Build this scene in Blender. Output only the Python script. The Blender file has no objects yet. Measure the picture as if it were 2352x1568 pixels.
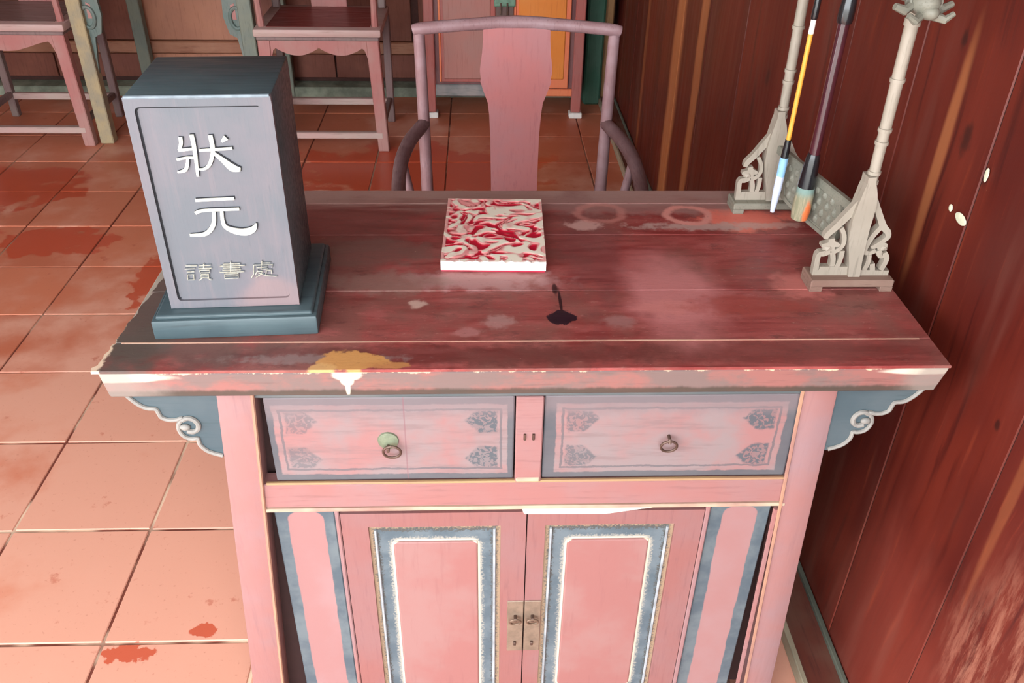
import bpy, bmesh, math, random
from mathutils import Vector, Matrix, noise as mnoise
from mathutils.geometry import tessellate_polygon
random.seed(7)
R = math.radians
scene = bpy.context.scene
COL = scene.collection

# ------------------------------------------------------------------ camera, sky, exposure
cam_d = bpy.data.cameras.new('camera'); cam = bpy.data.objects.new('camera', cam_d); COL.objects.link(cam)
th, ro, ya = R(34.0), R(1.06), R(2.5)
Fw = Vector((math.sin(ya)*math.cos(th), math.cos(ya)*math.cos(th), -math.sin(th)))
Rt = Vector((math.cos(ya), -math.sin(ya), 0)); Up = Rt.cross(Fw)
R2 = Rt*math.cos(ro) + Up*math.sin(ro); U2 = -Rt*math.sin(ro) + Up*math.cos(ro)
cam.matrix_world = Matrix(((R2.x, U2.x, -Fw.x, 0), (R2.y, U2.y, -Fw.y, 0), (R2.z, U2.z, -Fw.z, 1.58), (0, 0, 0, 1)))
cam_d.sensor_width = 36; cam_d.lens = 36*2010/2352; cam_d.clip_start = .02
scene.camera = cam
world = bpy.data.worlds.new('overcast_sky'); scene.world = world; world.use_nodes = True
bg = world.node_tree.nodes['Background']; bg.inputs[0].default_value = (.91, .96, 1.0, 1); bg.inputs[1].default_value = 8.3
vs = scene.view_settings
vs.view_transform = 'Standard'; vs.look = 'None'; vs.exposure = 0.0; vs.gamma = 1; vs.use_curve_mapping = False

# ------------------------------------------------------------------ node helper
def lin(r, g, b):
    f = lambda c: (c/255/12.92) if c/255 <= .04045 else ((c/255+.055)/1.055)**2.4
    return (f(r), f(g), f(b), 1)
SC, OFFZ = 1.0, 0.0      # drawing scale of the thing being built, and the height its drawing starts from
class NB:
    def __init__(s, name):
        s.m = bpy.data.materials.new(name); s.m.use_nodes = True
        s.t = s.m.node_tree; s.b = s.t.nodes['Principled BSDF']
        s.co = s.t.nodes.new('ShaderNodeTexCoord').outputs['Object']
        if SC != 1: s.co = s.vec('ADD', s.vec('MULTIPLY', s.co, (1/SC,)*3), (0, 0, OFFZ))
    def put(s, sock, v):
        if hasattr(v, 'is_linked') or isinstance(v, bpy.types.NodeSocket): s.t.links.new(v, sock)
        else:
            if sock.type == 'VECTOR' and isinstance(v, (int, float)): v = (v, v, v)
            sock.default_value = v
    def math(s, op, a, b=None, c=None, clamp=False):
        n = s.t.nodes.new('ShaderNodeMath'); n.operation = op; n.use_clamp = clamp
        for i, v in enumerate((a, b, c)):
            if v is not None: s.put(n.inputs[i], v)
        return n.outputs[0]
    def vec(s, op, a, b):
        n = s.t.nodes.new('ShaderNodeVectorMath'); n.operation = op
        s.put(n.inputs[0], a); s.put(n.inputs[1], b); return n.outputs[0]
    def xyz(s, v=None):
        n = s.t.nodes.new('ShaderNodeSeparateXYZ'); s.put(n.inputs[0], v or s.co); return n.outputs
    def comb(s, x, y, z):
        n = s.t.nodes.new('ShaderNodeCombineXYZ')
        for i, v in enumerate((x, y, z)): s.put(n.inputs[i], v)
        return n.outputs[0]
    def noise(s, scale, detail=3, rough=.55, stretch=None, off=None, vec=None, dist=0):
        v = vec or s.co
        if off is not None: v = s.vec('ADD', v, off)
        if stretch: v = s.vec('MULTIPLY', v, stretch)
        n = s.t.nodes.new('ShaderNodeTexNoise')
        s.put(n.inputs['Vector'], v); n.inputs['Scale'].default_value = scale
        n.inputs['Detail'].default_value = detail; n.inputs['Roughness'].default_value = rough; n.inputs['Distortion'].default_value = dist
        return n.outputs[0]
    def vor(s, scale, stretch=None, feature='F1'):
        n = s.t.nodes.new('ShaderNodeTexVoronoi'); n.feature = feature
        s.put(n.inputs['Vector'], s.vec('MULTIPLY', s.co, stretch) if stretch else s.co); n.inputs['Scale'].default_value = scale
        return n.outputs['Distance']
    def sm(s, x, lo, hi, a=0., b=1.):
        n = s.t.nodes.new('ShaderNodeMapRange'); n.interpolation_type = 'SMOOTHSTEP'
        s.put(n.inputs[0], x); s.put(n.inputs[1], lo); s.put(n.inputs[2], hi); s.put(n.inputs[3], a); s.put(n.inputs[4], b)
        return n.outputs[0]
    def mix(s, f, a, b, mode='MIX'):
        n = s.t.nodes.new('ShaderNodeMix'); n.data_type = 'RGBA'; n.blend_type = mode
        s.put(n.inputs[0], f); s.put(n.inputs[6], a); s.put(n.inputs[7], b); return n.outputs[2]
    def mul(s, a, b): return s.math('MULTIPLY', a, b)
    def rand(s): return s.t.nodes.new('ShaderNodeObjectInfo').outputs['Random']
    def attr(s, name):
        n = s.t.nodes.new('ShaderNodeAttribute'); n.attribute_name = name; return n.outputs
    def ell(s, cx, cy, rx, ry, wob=.25, scale=30, soft=.25, axes=(0, 1)):
        """noisy ellipse mask in object coordinates"""
        o = s.xyz(); x = s.math('DIVIDE', s.math('SUBTRACT', o[axes[0]], cx), rx); y = s.math('DIVIDE', s.math('SUBTRACT', o[axes[1]], cy), ry)
        d = s.math('SQRT', s.math('ADD', s.mul(x, x), s.mul(y, y)))
        if wob: d = s.math('ADD', d, s.mul(s.math('SUBTRACT', s.noise(scale, 4), .5), wob*4))
        return s.sm(d, 1-soft, 1+soft, 1., 0.)
    def rrect(s, cx, cz, hx, hz, r, axes=(0, 2)):
        """signed distance to a rounded rectangle in object coordinates"""
        o = s.xyz()
        qx = s.math('ADD', s.math('SUBTRACT', s.math('ABSOLUTE', s.math('SUBTRACT', o[axes[0]], cx)), hx), r)
        qz = s.math('ADD', s.math('SUBTRACT', s.math('ABSOLUTE', s.math('SUBTRACT', o[axes[1]], cz)), hz), r)
        mx, mz = s.math('MAXIMUM', qx, 0.), s.math('MAXIMUM', qz, 0.)
        l = s.math('SQRT', s.math('ADD', s.mul(mx, mx), s.mul(mz, mz)))
        return s.math('SUBTRACT', s.math('ADD', l, s.math('MINIMUM', s.math('MAXIMUM', qx, qz), 0.)), r)
    def out(s, col, rough=.6, bump=None, bs=.3, dist=.002, spec=.4, metal=0., coat=0.):
        s.put(s.b.inputs['Base Color'], col); s.put(s.b.inputs['Roughness'], rough)
        s.b.inputs['Specular IOR Level'].default_value = spec; s.b.inputs['Metallic'].default_value = metal
        s.b.inputs['Coat Weight'].default_value = coat; s.b.inputs['Coat Roughness'].default_value = .25
        if bump is not None:
            n = s.t.nodes.new('ShaderNodeBump'); n.inputs['Strength'].default_value = bs; n.inputs['Distance'].default_value = dist
            s.put(n.inputs['Height'], bump); s.t.links.new(n.outputs[0], s.b.inputs['Normal'])
        return s.m

GR = {'x': (1, 12, 12), 'y': (12, 1, 12), 'z': (12, 12, 1)}
def lacquer(name, base, worn, dark, grain='x', wear=.5, rough=.55, scale=1., spec=.35, pale=None):
    """old lacquer or paint over wood: faded patches, streaks along the grain, rubbed specks"""
    n = NB(name)
    big = n.noise(5*scale, 4, .6); streak = n.noise(9*scale, 5, .65, stretch=GR[grain]); fine = n.noise(60*scale, 4, .7, stretch=GR[grain])
    c = n.mix(n.mul(n.sm(big, .38, .68), wear), base, worn)
    c = n.mix(n.mul(n.sm(streak, .52, .75), .55), c, dark)
    c = n.mix(n.mul(n.sm(fine, .62, .78), .35), c, worn)
    if pale: c = n.mix(n.mul(n.sm(n.noise(38*scale, 6, .75, off=(3, 1, 7)), .66, .72), .8), c, pale)
    return n.out(c, n.sm(streak, .3, .7, rough-.1, rough+.12), fine, .12, .001, spec)
def plain(name, col, rough=.5, var=.12, scale=40, spec=.4, metal=0., coat=0.):
    n = NB(name); f = n.noise(scale, 4, .6)
    c = n.mix(n.sm(f, .3, .7), tuple(x*(1-var) for x in col[:3])+(1,), tuple(min(1, x*(1+var)) for x in col[:3])+(1,))
    return n.out(c, rough, f, .08, .001, spec, metal, coat)

# ------------------------------------------------------------------ mesh helper
class MB:
    def __init__(s): s.bm = bmesh.new()
    def box(s, x0, x1, y0, y1, z0, z1, bev=0., seg=1, top=None):
        """top = (x0,x1,y0,y1) of the upper face when it differs from the lower"""
        t = top or (x0, x1, y0, y1)
        P = [(x0, y0, z0), (x1, y0, z0), (x1, y1, z0), (x0, y1, z0), (t[0], t[2], z1), (t[1], t[2], z1), (t[1], t[3], z1), (t[0], t[3], z1)]
        v = [s.bm.verts.new(p) for p in P]
        fs = [s.bm.faces.new([v[i] for i in f]) for f in ((3, 2, 1, 0), (4, 5, 6, 7), (0, 1, 5, 4), (1, 2, 6, 5), (2, 3, 7, 6), (3, 0, 4, 7))]
        if bev: bmesh.ops.bevel(s.bm, geom=list({e for f in fs for e in f.edges}), offset=bev, segments=seg, profile=.5, affect='EDGES')
        return s
    def tube(s, pts, rad, seg=10, caps=True):
        pts = [Vector(p) for p in pts]; n = len(pts)
        if not isinstance(rad, (list, tuple)): rad = [rad]*n
        rings = []; up = None
        for i, p in enumerate(pts):
            d = (pts[min(i+1, n-1)]-pts[max(i-1, 0)]).normalized()
            if up is None: up = Vector((0, 0, 1)) if abs(d.z) < .9 else Vector((0, 1, 0))
            a = d.cross(up).normalized(); b = a.cross(d).normalized(); up = b
            rings.append([s.bm.verts.new(p+(a*math.cos(2*math.pi*k/seg)+b*math.sin(2*math.pi*k/seg))*rad[i]) for k in range(seg)])
        for A, B in zip(rings, rings[1:]):
            for k in range(seg): s.bm.faces.new((A[k], B[k], B[(k+1) % seg], A[(k+1) % seg]))
        if caps: s.bm.faces.new(rings[0]); s.bm.faces.new(rings[-1][::-1])
        return s
    def ball(s, c, r, sub=2, sc=(1, 1, 1)):
        bmesh.ops.create_icosphere(s.bm, subdivisions=sub, radius=1, matrix=Matrix.Translation(c) @ Matrix.Diagonal((r*sc[0], r*sc[1], r*sc[2], 1)))
        return s
    def prism(s, poly, y0, y1):
        """polygon in x,z extruded along y (front face at y0)"""
        a = [s.bm.verts.new((x, y0, z)) for x, z in poly]; b = [s.bm.verts.new((x, y1, z)) for x, z in poly]
        m = len(poly)
        for t in tessellate_polygon([[Vector((x, z, 0)) for x, z in poly]]):
            s.bm.faces.new([a[i] for i in t]); s.bm.faces.new([b[i] for i in t[::-1]])
        for i in range(m): s.bm.faces.new((a[i], b[i], b[(i+1) % m], a[(i+1) % m]))
        return s
    def ring(s, outer, inner, y0, y1):
        """two loops of equal count in x,z: a frame with depth"""
        m = len(outer)
        L = [[s.bm.verts.new((x, y, z)) for x, z in lp] for lp in (outer, inner) for y in (y0, y1)]
        for i in range(m):
            j = (i+1) % m
            for A, B in ((L[0], L[2]), (L[2], L[3]), (L[3], L[1]), (L[1], L[0])): s.bm.faces.new((A[i], A[j], B[j], B[i]))
        return s
    def stroke(s, pts, w, y0, y1, seg=5):
        P, W = smooth2(pts, w, seg); n = len(P); lo, hi = [], []
        for i in range(n):
            a, b = P[max(i-1, 0)], P[min(i+1, n-1)]; d = Vector((b[0]-a[0], b[1]-a[1]))
            d = d.normalized() if d.length > 1e-9 else Vector((1, 0)); q = Vector((-d.y, d.x))*W[i]/2
            lo.append((P[i][0]-q.x, P[i][1]-q.y)); hi.append((P[i][0]+q.x, P[i][1]+q.y))
        V = [[s.bm.verts.new((x, y, z)) for x, z in lp] for y in (y0, y1) for lp in (lo, hi)]
        for i in range(n-1):
            s.bm.faces.new((V[0][i], V[0][i+1], V[1][i+1], V[1][i])); s.bm.faces.new((V[2][i+1], V[2][i], V[3][i], V[3][i+1]))
            s.bm.faces.new((V[0][i+1], V[0][i], V[2][i], V[2][i+1])); s.bm.faces.new((V[1][i], V[1][i+1], V[3][i+1], V[3][i]))
        for i in (0, n-1): s.bm.faces.new((V[0][i], V[1][i], V[3][i], V[2][i]))
        return s
    def build(s, name, mat, parent=None, smooth=False, label=None, off=None):
        bmesh.ops.recalc_face_normals(s.bm, faces=s.bm.faces)
        if off is not None: bmesh.ops.translate(s.bm, verts=s.bm.verts, vec=-Vector(off))
        if SC != 1: bmesh.ops.scale(s.bm, verts=s.bm.verts, vec=(SC, SC, SC))
        me = bpy.data.meshes.new(name); s.bm.to_mesh(me); s.bm.free()
        if smooth:
            for p in me.polygons: p.use_smooth = True
            me.set_sharp_from_angle(angle=R(40))
        me.materials.append(mat)
        o = bpy.data.objects.new(name, me); COL.objects.link(o)
        if parent: o.parent = parent
        if label: o['label'] = label
        return o
def smooth2(P, W, seg):
    if len(P) < 3 or seg < 2: return list(P), list(W)
    op, ow = [], []
    for i in range(len(P)-1):
        p0, p1, p2, p3 = P[max(i-1, 0)], P[i], P[i+1], P[min(i+2, len(P)-1)]
        for k in range(seg):
            t = k/seg
            op.append(tuple(.5*((2*b)+(c-a)*t+(2*a-5*b+4*c-d)*t*t+(3*b-a-3*c+d)*t**3) for a, b, c, d in zip(p0, p1, p2, p3)))
            ow.append(W[i]*(1-t)+W[i+1]*t)
    op.append(P[-1]); ow.append(W[-1]); return op, ow
def rloop(x0, x1, z0, z1, r, k=5):
    out = []
    for cx, cz, a0 in ((x1-r, z1-r, 0), (x0+r, z1-r, 90), (x0+r, z0+r, 180), (x1-r, z0+r, 270)):
        for i in range(k+1):
            a = R(a0+90*i/k); out.append((cx+r*math.cos(a), cz+r*math.sin(a)))
    return out
def tag(o, label=None, cat=None, group=None, kind=None):
    for k, v in (('label', label), ('category', cat), ('group', group), ('kind', kind)):
        if v: o[k] = v
    return o
def empty(name, loc, label, cat, rz=0, group=None):
    o = bpy.data.objects.new(name, None); COL.objects.link(o); o.location = loc; o.rotation_euler.z = rz
    o.empty_display_size = .1
    return tag(o, label, cat, group)
def box(name, mat, parent, x0, x1, y0, y1, z0, z1, bev=.002, **k): return MB().box(x0, x1, y0, y1, z0, z1, bev).build(name, mat, parent, **k)
def dup(o, parent, loc=None):
    c = o.copy(); COL.objects.link(c); c.parent = parent
    if loc is not None: c.location = loc
    return c
def geo(n): return n.t.nodes.new('ShaderNodeNewGeometry').outputs['Position']
# ------------------------------------------------------------------ the setting
def m_tile():
    n = NB('terracotta_tile'); n.co = geo(n)
    big = n.noise(1.6, 4, .6); mid = n.noise(7, 5, .6); fine = n.noise(90, 3, .6); o = n.xyz()
    c = n.mix(n.sm(n.rand(), 0, 1), lin(188, 106, 78), lin(200, 118, 88))
    c = n.mix(n.mul(n.sm(mid, .42, .7), .45), c, lin(206, 128, 102))
    dust_glare = n.sm(n.math('ADD', n.math('ADD', big, n.mul(mid, .35)), n.sm(o[1], 3.6, .6, -.12, .2)), .55, .78)  # patchy dust, plus glare painted in as a paler tone toward the courtyard
    c = n.mix(n.mul(dust_glare, .75), c, lin(218, 164, 142))
    c = n.mix(n.mul(n.sm(n.noise(14, 5, .65, off=(4, 2, 0)), .63, .7), .5), c, lin(170, 74, 48))
    damp = None
    for cx, cy, rx, ry in ((-1.66, 3.04, .20, .11), (-1.46, 3.05, .09, .05), (-1.17, 2.78, .06, .17), (-.745, 1.182, .055, .022), (-.596, 1.234, .03, .016), (-2.1, 3.55, .4, .22), (-.3, 3.75, .6, .25), (-.9, 3.45, .3, .12)):
        e = n.ell(cx, cy, rx, ry, .6, min(45, .8/min(rx, ry)+4), .1); damp = e if damp is None else n.math('MAXIMUM', damp, e)
    c = n.mix(n.mul(damp, .85), c, lin(186, 72, 42))
    c = n.mix(n.mul(n.sm(fine, .62, .75), .3), c, lin(150, 70, 50))
    r = n.math('ADD', n.sm(dust_glare, 0, 1, .42, .5), n.mul(damp, -.14))
    return n.out(c, r, n.math('ADD', mid, n.mul(fine, .3)), .1, .002, .5)
def m_grout():
    n = NB('mortar_joint'); n.co = geo(n)
    c = n.mix(n.mul(n.sm(n.noise(3.2, 3, .6), .46, .58), n.sm(n.xyz()[1], 2.9, 1.4, .35, 1.)), lin(112, 56, 42), lin(226, 198, 170))
    return n.out(c, .85)
TS, TX, TY = .327, -.803, 1.207
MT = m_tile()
floor = box('floor', m_grout(), None, -3.3, .75, -1.0, 5.0, -.06, -.0035, bev=0); tag(floor, kind='structure')
tile0 = None
for i in range(-8, 5):
    for j in range(-7, 12):
        x0, x1, y0, y1 = TX+i*TS, min(TX+(i+1)*TS, .70), TY+j*TS, TY+(j+1)*TS
        if x1-x0 < .05 or x0 < -3.3 or y0 < -1.1 or y1 > 4.92: continue
        full = abs(x1-x0-TS) < 1e-6; g = .0032
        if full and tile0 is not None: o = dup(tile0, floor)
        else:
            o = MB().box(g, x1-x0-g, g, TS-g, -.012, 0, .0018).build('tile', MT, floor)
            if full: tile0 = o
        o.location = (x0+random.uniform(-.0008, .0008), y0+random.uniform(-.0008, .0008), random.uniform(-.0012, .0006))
ground = box('floor_courtyard', plain('courtyard_stone', lin(176, 172, 164), .8, .2, 3), None, -14, 10, -14, -1.0, -.16, -.08, bev=0); tag(ground, kind='structure')

def m_plank():
    n = NB('varnished_fir'); p = geo(n); rnd = n.rand()
    n.co = n.vec('ADD', p, n.comb(0., n.mul(rnd, 3.), n.mul(rnd, 17.)))
    warp = n.mul(n.math('SUBTRACT', n.noise(1.5, 2, .5), .5), .12); o = n.xyz()
    gv = n.comb(o[0], n.math('ADD', o[1], warp), o[2])
    st = n.noise(11, 5, .62, stretch=(1, 3.2, .22), vec=gv); fi = n.noise(55, 4, .7, stretch=(1, 3, .1), vec=gv); bl = n.noise(3, 3, .5, stretch=(1, 1.5, .5))
    c = n.mix(n.sm(bl, .35, .65), lin(80, 25, 19), lin(104, 37, 25))
    c = n.mix(n.mul(n.sm(st, .58, .74), .5), c, lin(146, 62, 32))
    c = n.mix(n.mul(n.sm(st, .46, .3), .8), c, lin(62, 20, 18))
    c = n.mix(n.mul(n.sm(fi, .6, .8), .4), c, lin(150, 60, 36))
    c = n.mix(n.mul(n.sm(n.noise(4, 4, .6, off=(0, 3, 2), stretch=(1, 2.4, .3)), .5, .68), .55), c, lin(104, 62, 52))  # grey-brown streaks that paint in the sheen on the wall
    n.co = p
    for y, z, ry, rz, k in ((3.26, .5, .075, .9, .95), (2.92, .7, .045, .9, .8), (3.9, .5, .03, .6, .35), (1.30, 1.05, .016, .2, .5), (.86, .75, .010, .2, .2)):
        c = n.mix(n.mul(n.ell(y, z, ry, rz, .18, 6, .35, (1, 2)), k), c, lin(184, 116, 72))
    for y, z, r in ((1.241, 1.105, .018), (1.165, 1.075, .01), (.943, .795, .007), (2.2, .9, .02), (1.33, 1.23, .01)):
        c = n.mix(n.mul(n.ell(y, z, r*.7, r*1.2, .5, 45, .5, (1, 2)), .8), c, lin(46, 20, 17))
    w = n.mul(n.ell(.72, .46, .13, .20, .3, 5, .6, (1, 2)), n.sm(n.noise(16, 6, .75, stretch=(1, 2.5, .4)), .42, .62))
    c = n.mix(n.mul(w, .6), c, lin(176, 122, 100))
    c = n.mix(n.mul(n.ell(1.0, .2, .25, .25, .3, 8, .5, (1, 2)), .35), c, lin(150, 66, 52))
    sp = n.sm(n.noise(70, 6, .8, stretch=(1, 1, .5)), .70, .74)
    c = n.mix(n.mul(sp, .55), c, lin(206, 160, 130))
    return n.out(c, n.sm(st, .3, .7, .34, .46), fi, .15, .0015, .45)
MP = m_plank()
wr = box('wall_right', plain('wall_batten', lin(40, 18, 14), .8), None, .737, .80, -1.0, 4.95, -.06, 2.9, bev=0); tag(wr, kind='structure')
ys = [4.88, 4.52, 4.18, 3.86, 3.54, 3.22, 2.85, 2.45, 2.08, 1.74, 1.45, 1.172, .90, .62, .34, .06, -.22, -.5, -.76, -.98]
for a, b in zip(ys, ys[1:]):
    d = random.uniform(0, .003)
    MB().box(.733+d, .748, b+.0012, a-.0012, 0, 2.9, .002).build('plank', MP, wr)
MB().ball((.733, 1.187, .999), .012, 2, (.12, 1.5, .7)).build('plaster_chip', plain('plaster_fleck', lin(214, 214, 186), .8), wr)
MB().ball((.733, 1.222, 1.001), .006, 2, (.15, 1, 1)).build('plaster_chip', bpy.data.materials['plaster_fleck'], wr)
MB().ball((.733, 1.160, 1.082), .007, 2, (.15, .8, 1.6)).build('plaster_chip', bpy.data.materials['plaster_fleck'], wr)
sill = MB().box(.647, .736, -1, 4.85, -.03, .033, .004).build('baseboard_right', lacquer('sill_wood', lin(96, 48, 38), lin(112, 84, 70), lin(60, 34, 30), 'y', .6), None); tag(sill, kind='structure')
MB().box(.645, .657, -1, 4.85, .0, .0345, .002).build('edge_strip', lacquer('sill_edge', lin(150, 140, 118), lin(178, 166, 142), lin(92, 88, 74), 'y', .6), sill)
MB().box(.723, .7335, -1, 4.85, .03, .044, .002).build('edge_strip', lacquer('sill_edge_dark', lin(84, 88, 78), lin(110, 112, 98), lin(50, 48, 44), 'y', .6), sill)

m_bw = lacquer('back_wall_wood', lin(112, 62, 48), lin(132, 78, 60), lin(74, 42, 36), 'z', .7, .6)
m_bt = lacquer('tan_panel_wood', lin(174, 118, 92), lin(156, 104, 84), lin(128, 80, 62), 'z', .6, .55)
wb = box('wall_back', plain('wall_timber', lin(70, 40, 34), .8), None, -3.3, .80, 4.86, 4.95, -.06, 2.9, bev=0); tag(wb, kind='structure')
xs = [-3.28, -2.75, -2.28, -1.80, -1.22, -.78, -.34, .12, .60]
for k, (a, b) in enumerate(zip(xs, xs[1:])):
    t = k in (3,)
    box('panel', m_bt if t else m_bw, wb, a+.02, b-.02, 4.845, 4.862, .27, 2.1)
    box('lower_board', m_bw if not t else m_bt, wb, a+.004, b-.004, 4.835, 4.862, .075, .20)
box('rail', lacquer('rail_wood', lin(150, 100, 76), lin(170, 122, 96), lin(96, 60, 48), 'x', .6), wb, -3.28, .62, 4.82, 4.862, .205, .268, .006)
bb = box('baseboard_back', plain('mossy_stone', lin(126, 132, 116), .85, .35, 10), None, -3.28, .62, 4.74, 4.86, -.01, .05, .006); tag(bb, kind='structure')
pil = MB().box(.56, .652, 4.62, 4.85, 0, 2.9, .01).build('trim_1', lacquer('green_pillar', lin(50, 92, 74), lin(76, 104, 88), lin(30, 44, 40), 'z', .6), None); tag(pil, kind='structure')
MB().box(.652, .70, 4.66, 4.85, 0, 2.9, .006).build('batten', lacquer('tan_batten', lin(150, 112, 72), lin(120, 86, 58), lin(70, 46, 34), 'z', .7), pil)
cl = box('ceiling', plain('ceiling_boards', lin(120, 86, 66), .8, .2, 4), None, -3.35, .80, -.9, 4.95, 2.9, 2.96, bev=0); tag(cl, kind='structure')
wl = box('wall_left', plain('lime_wall', lin(190, 180, 168), .9, .08, 3), None, -3.4, -3.3, .4, 4.95, -.06, 2.9, bev=0); tag(wl, kind='structure')
# ------------------------------------------------------------------ the drawer table
SC, OFFZ = .9405, -.1
TB = Vector((.079, 1.376, -.1)); TZ = .818; TOPZ = .8634
table = empty('sideboard_table', (.0743, 1.2941, 0), 'faded red lacquered table with two drawers, cupboard doors and scrolled brackets in the foreground', 'table')
PINK, PWORN, PDARK, PALE = lin(148, 104, 100), lin(142, 114, 114), lin(122, 86, 84), lin(206, 186, 166)
m_leg = lacquer('pink_lacquer_upright', PINK, lin(140, 112, 114), lin(130, 96, 96), 'z', .9, .5, pale=lin(164, 128, 126))
m_rail = lacquer('pink_lacquer_rail', lin(150, 102, 98), PWORN, PDARK, 'x', .7, .5)
m_dark = plain('table_inside', lin(46, 24, 22), .8)
m_bead = lacquer('rubbed_edge', lin(168, 128, 104), lin(148, 108, 98), lin(136, 96, 88), 'z', 1.)
m_beadx = lacquer('rubbed_edge_long', lin(186, 164, 140), lin(150, 108, 98), lin(140, 98, 90), 'x', 1.)
def m_core():
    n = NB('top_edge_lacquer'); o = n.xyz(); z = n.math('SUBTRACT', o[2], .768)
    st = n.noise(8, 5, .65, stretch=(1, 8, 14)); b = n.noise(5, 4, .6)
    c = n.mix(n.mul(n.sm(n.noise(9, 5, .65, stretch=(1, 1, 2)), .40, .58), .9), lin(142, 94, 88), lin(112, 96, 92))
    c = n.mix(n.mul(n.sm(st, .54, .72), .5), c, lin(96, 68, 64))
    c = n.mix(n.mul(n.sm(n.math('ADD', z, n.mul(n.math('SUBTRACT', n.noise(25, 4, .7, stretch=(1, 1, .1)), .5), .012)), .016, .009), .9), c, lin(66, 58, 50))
    wear = n.sm(n.math('ADD', z, n.mul(n.math('SUBTRACT', n.noise(34, 5, .7, stretch=(1, 1, .1)), .5), .018)), .0435, .0452)
    c = n.mix(wear, c, lin(206, 180, 150))
    for cx, cz, rx, rz, k in ((-.615, .806, .075, .009, 1), (-.278, .808, .022, .010, 1), (-.278, .798, .010, .010, 1), (-.278, .788, .004, .020, .7), (.60, .808, .07, .006, .9)):
        c = n.mix(n.mul(n.ell(cx, cz, rx, rz, .12, 30, .2, (0, 2)), k), c, lin(214, 202, 182))
    for cx in (-.64, .645): c = n.mix(n.mul(n.ell(cx, .785, .07, .05, .3, 20, .4, (0, 2)), .7), c, lin(136, 124, 116))
    return n.out(c, .5, st, .2, .002)
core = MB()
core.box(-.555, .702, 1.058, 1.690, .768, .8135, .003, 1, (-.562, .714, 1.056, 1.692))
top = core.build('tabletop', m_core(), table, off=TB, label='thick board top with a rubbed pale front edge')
def m_top():
    n = NB('worn_top_lacquer')
    st = n.noise(7, 6, .68, stretch=(1, 9, 1)); fi = n.noise(36, 5, .75, stretch=(1, 8, 1)); b = n.noise(4.5, 5, .62); sp = n.noise(28, 5, .7)
    c = n.mix(n.sm(st, .32, .66), lin(124, 46, 44), lin(158, 78, 74))
    c = n.mix(n.mul(n.sm(b, .44, .62), .75), c, lin(128, 84, 76))
    c = n.mix(n.mul(n.sm(n.noise(11, 6, .7, off=(6, 3, 0), stretch=(1, 2, 1)), .52, .66), .6), c, lin(166, 92, 88))
    c = n.mix(n.mul(n.sm(n.noise(15, 6, .75, off=(1, 8, 0), stretch=(1, 2.5, 1)), .55, .68), .7), c, lin(96, 52, 48))
    c = n.mix(n.mul(n.sm(fi, .55, .8), .5), c, lin(104, 42, 40))
    c = n.mix(n.mul(n.sm(n.noise(50, 6, .8, off=(4, 1, 0), stretch=(1, 3, 1)), .6, .68), .65), c, lin(186, 136, 126))
    o = n.xyz()
    def worn(cx, cy, rx, ry, col, k, wob=.55, sc=None, soft=.4):
        nonlocal c; c = n.mix(n.mul(n.ell(cx-TB.x, cy-TB.y, rx, ry, wob, sc or min(70, .9/min(rx, ry)+8), soft), k), c, lin(*col))
    # dull brown areas to the left, grey rubbed back edge
    worn(-.48, 1.12, .16, .05, (96, 74, 66), .8); worn(-.53, 1.2, .055, .2, (84, 76, 70), .9, .35, 30); worn(-.3, 1.55, .25, .12, (104, 66, 60), .6)
    worn(-.05, 1.09, .35, .025, (88, 46, 42), .6); worn(.45, 1.10, .28, .03, (110, 58, 54), .6); worn(-.25, 1.085, .12, .012, (140, 120, 116), .6)
    gb = n.mul(n.sm(n.math('ADD', o[1], n.mul(n.math('SUBTRACT', st, .5), .16)), .215, .285), .85)
    c = n.mix(gb, c, lin(160, 130, 122))
    worn(.0, 1.318, .13, .03, (176, 128, 126), .85); worn(-.17, 1.31, .10, .035, (150, 116, 106), .7); worn(-.2, 1.42, .12, .05, (120, 92, 84), .6); worn(.20, 1.45, .06, .22, (110, 62, 62), .5)
    # pale rubbed cloud and rings in front of the rack
    worn(.33, 1.27, .075, .13, (190, 122, 120), .85, .3, 18, .5); worn(.31, 1.225, .05, .025, (194, 122, 116), .7); worn(.56, 1.30, .045, .04, (194, 114, 106), .8); worn(.45, 1.23, .10, .03, (150, 60, 50), .5)
    worn(.2, 1.53, .03, .018, (196, 154, 146), .8); worn(.53, 1.56, .09, .05, (214, 112, 96), 1., .5, 22, .22); worn(.43, 1.525, .12, .016, (180, 150, 142), .8); worn(.56, 1.53, .07, .012, (190, 146, 136), .8); worn(.3, 1.62, .25, .04, (150, 116, 110), .6)
    for cx, cy, r, k in ((.415, 1.575, .052, 1.), (.24, 1.585, .055, .45)):
        x = n.math('DIVIDE', n.math('SUBTRACT', o[0], cx-TB.x), r); y = n.math('DIVIDE', n.math('SUBTRACT', o[1], cy-TB.y), r*.9)
        d = n.math('ADD', n.math('SQRT', n.math('ADD', n.mul(x, x), n.mul(y, y))), n.mul(n.math('SUBTRACT', sp, .5), .5))
        c = n.mix(n.mul(n.mul(n.sm(d, .55, .75), n.sm(d, 1.05, .85)), k), c, lin(206, 138, 128))
    worn(.03, 1.185, .022, .02, (172, 134, 128), .6); worn(.225, 1.185, .025, .02, (160, 116, 112), .6); worn(-.02, 1.155, .02, .012, (176, 120, 116), .6); worn(-.105, 1.243, .013, .012, (196, 164, 150), .8)
    # ink spill, bare yellow patch by the front edge, small nicks
    worn(.133, 1.197, .023, .021, (34, 18, 30), .97, .34, 55, .08); worn(.134, 1.247, .0028, .04, (44, 22, 26), .95, .12, 40, .3); worn(.128, 1.287, .0045, .018, (48, 24, 26), .9, .25, 50, .3)
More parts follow.
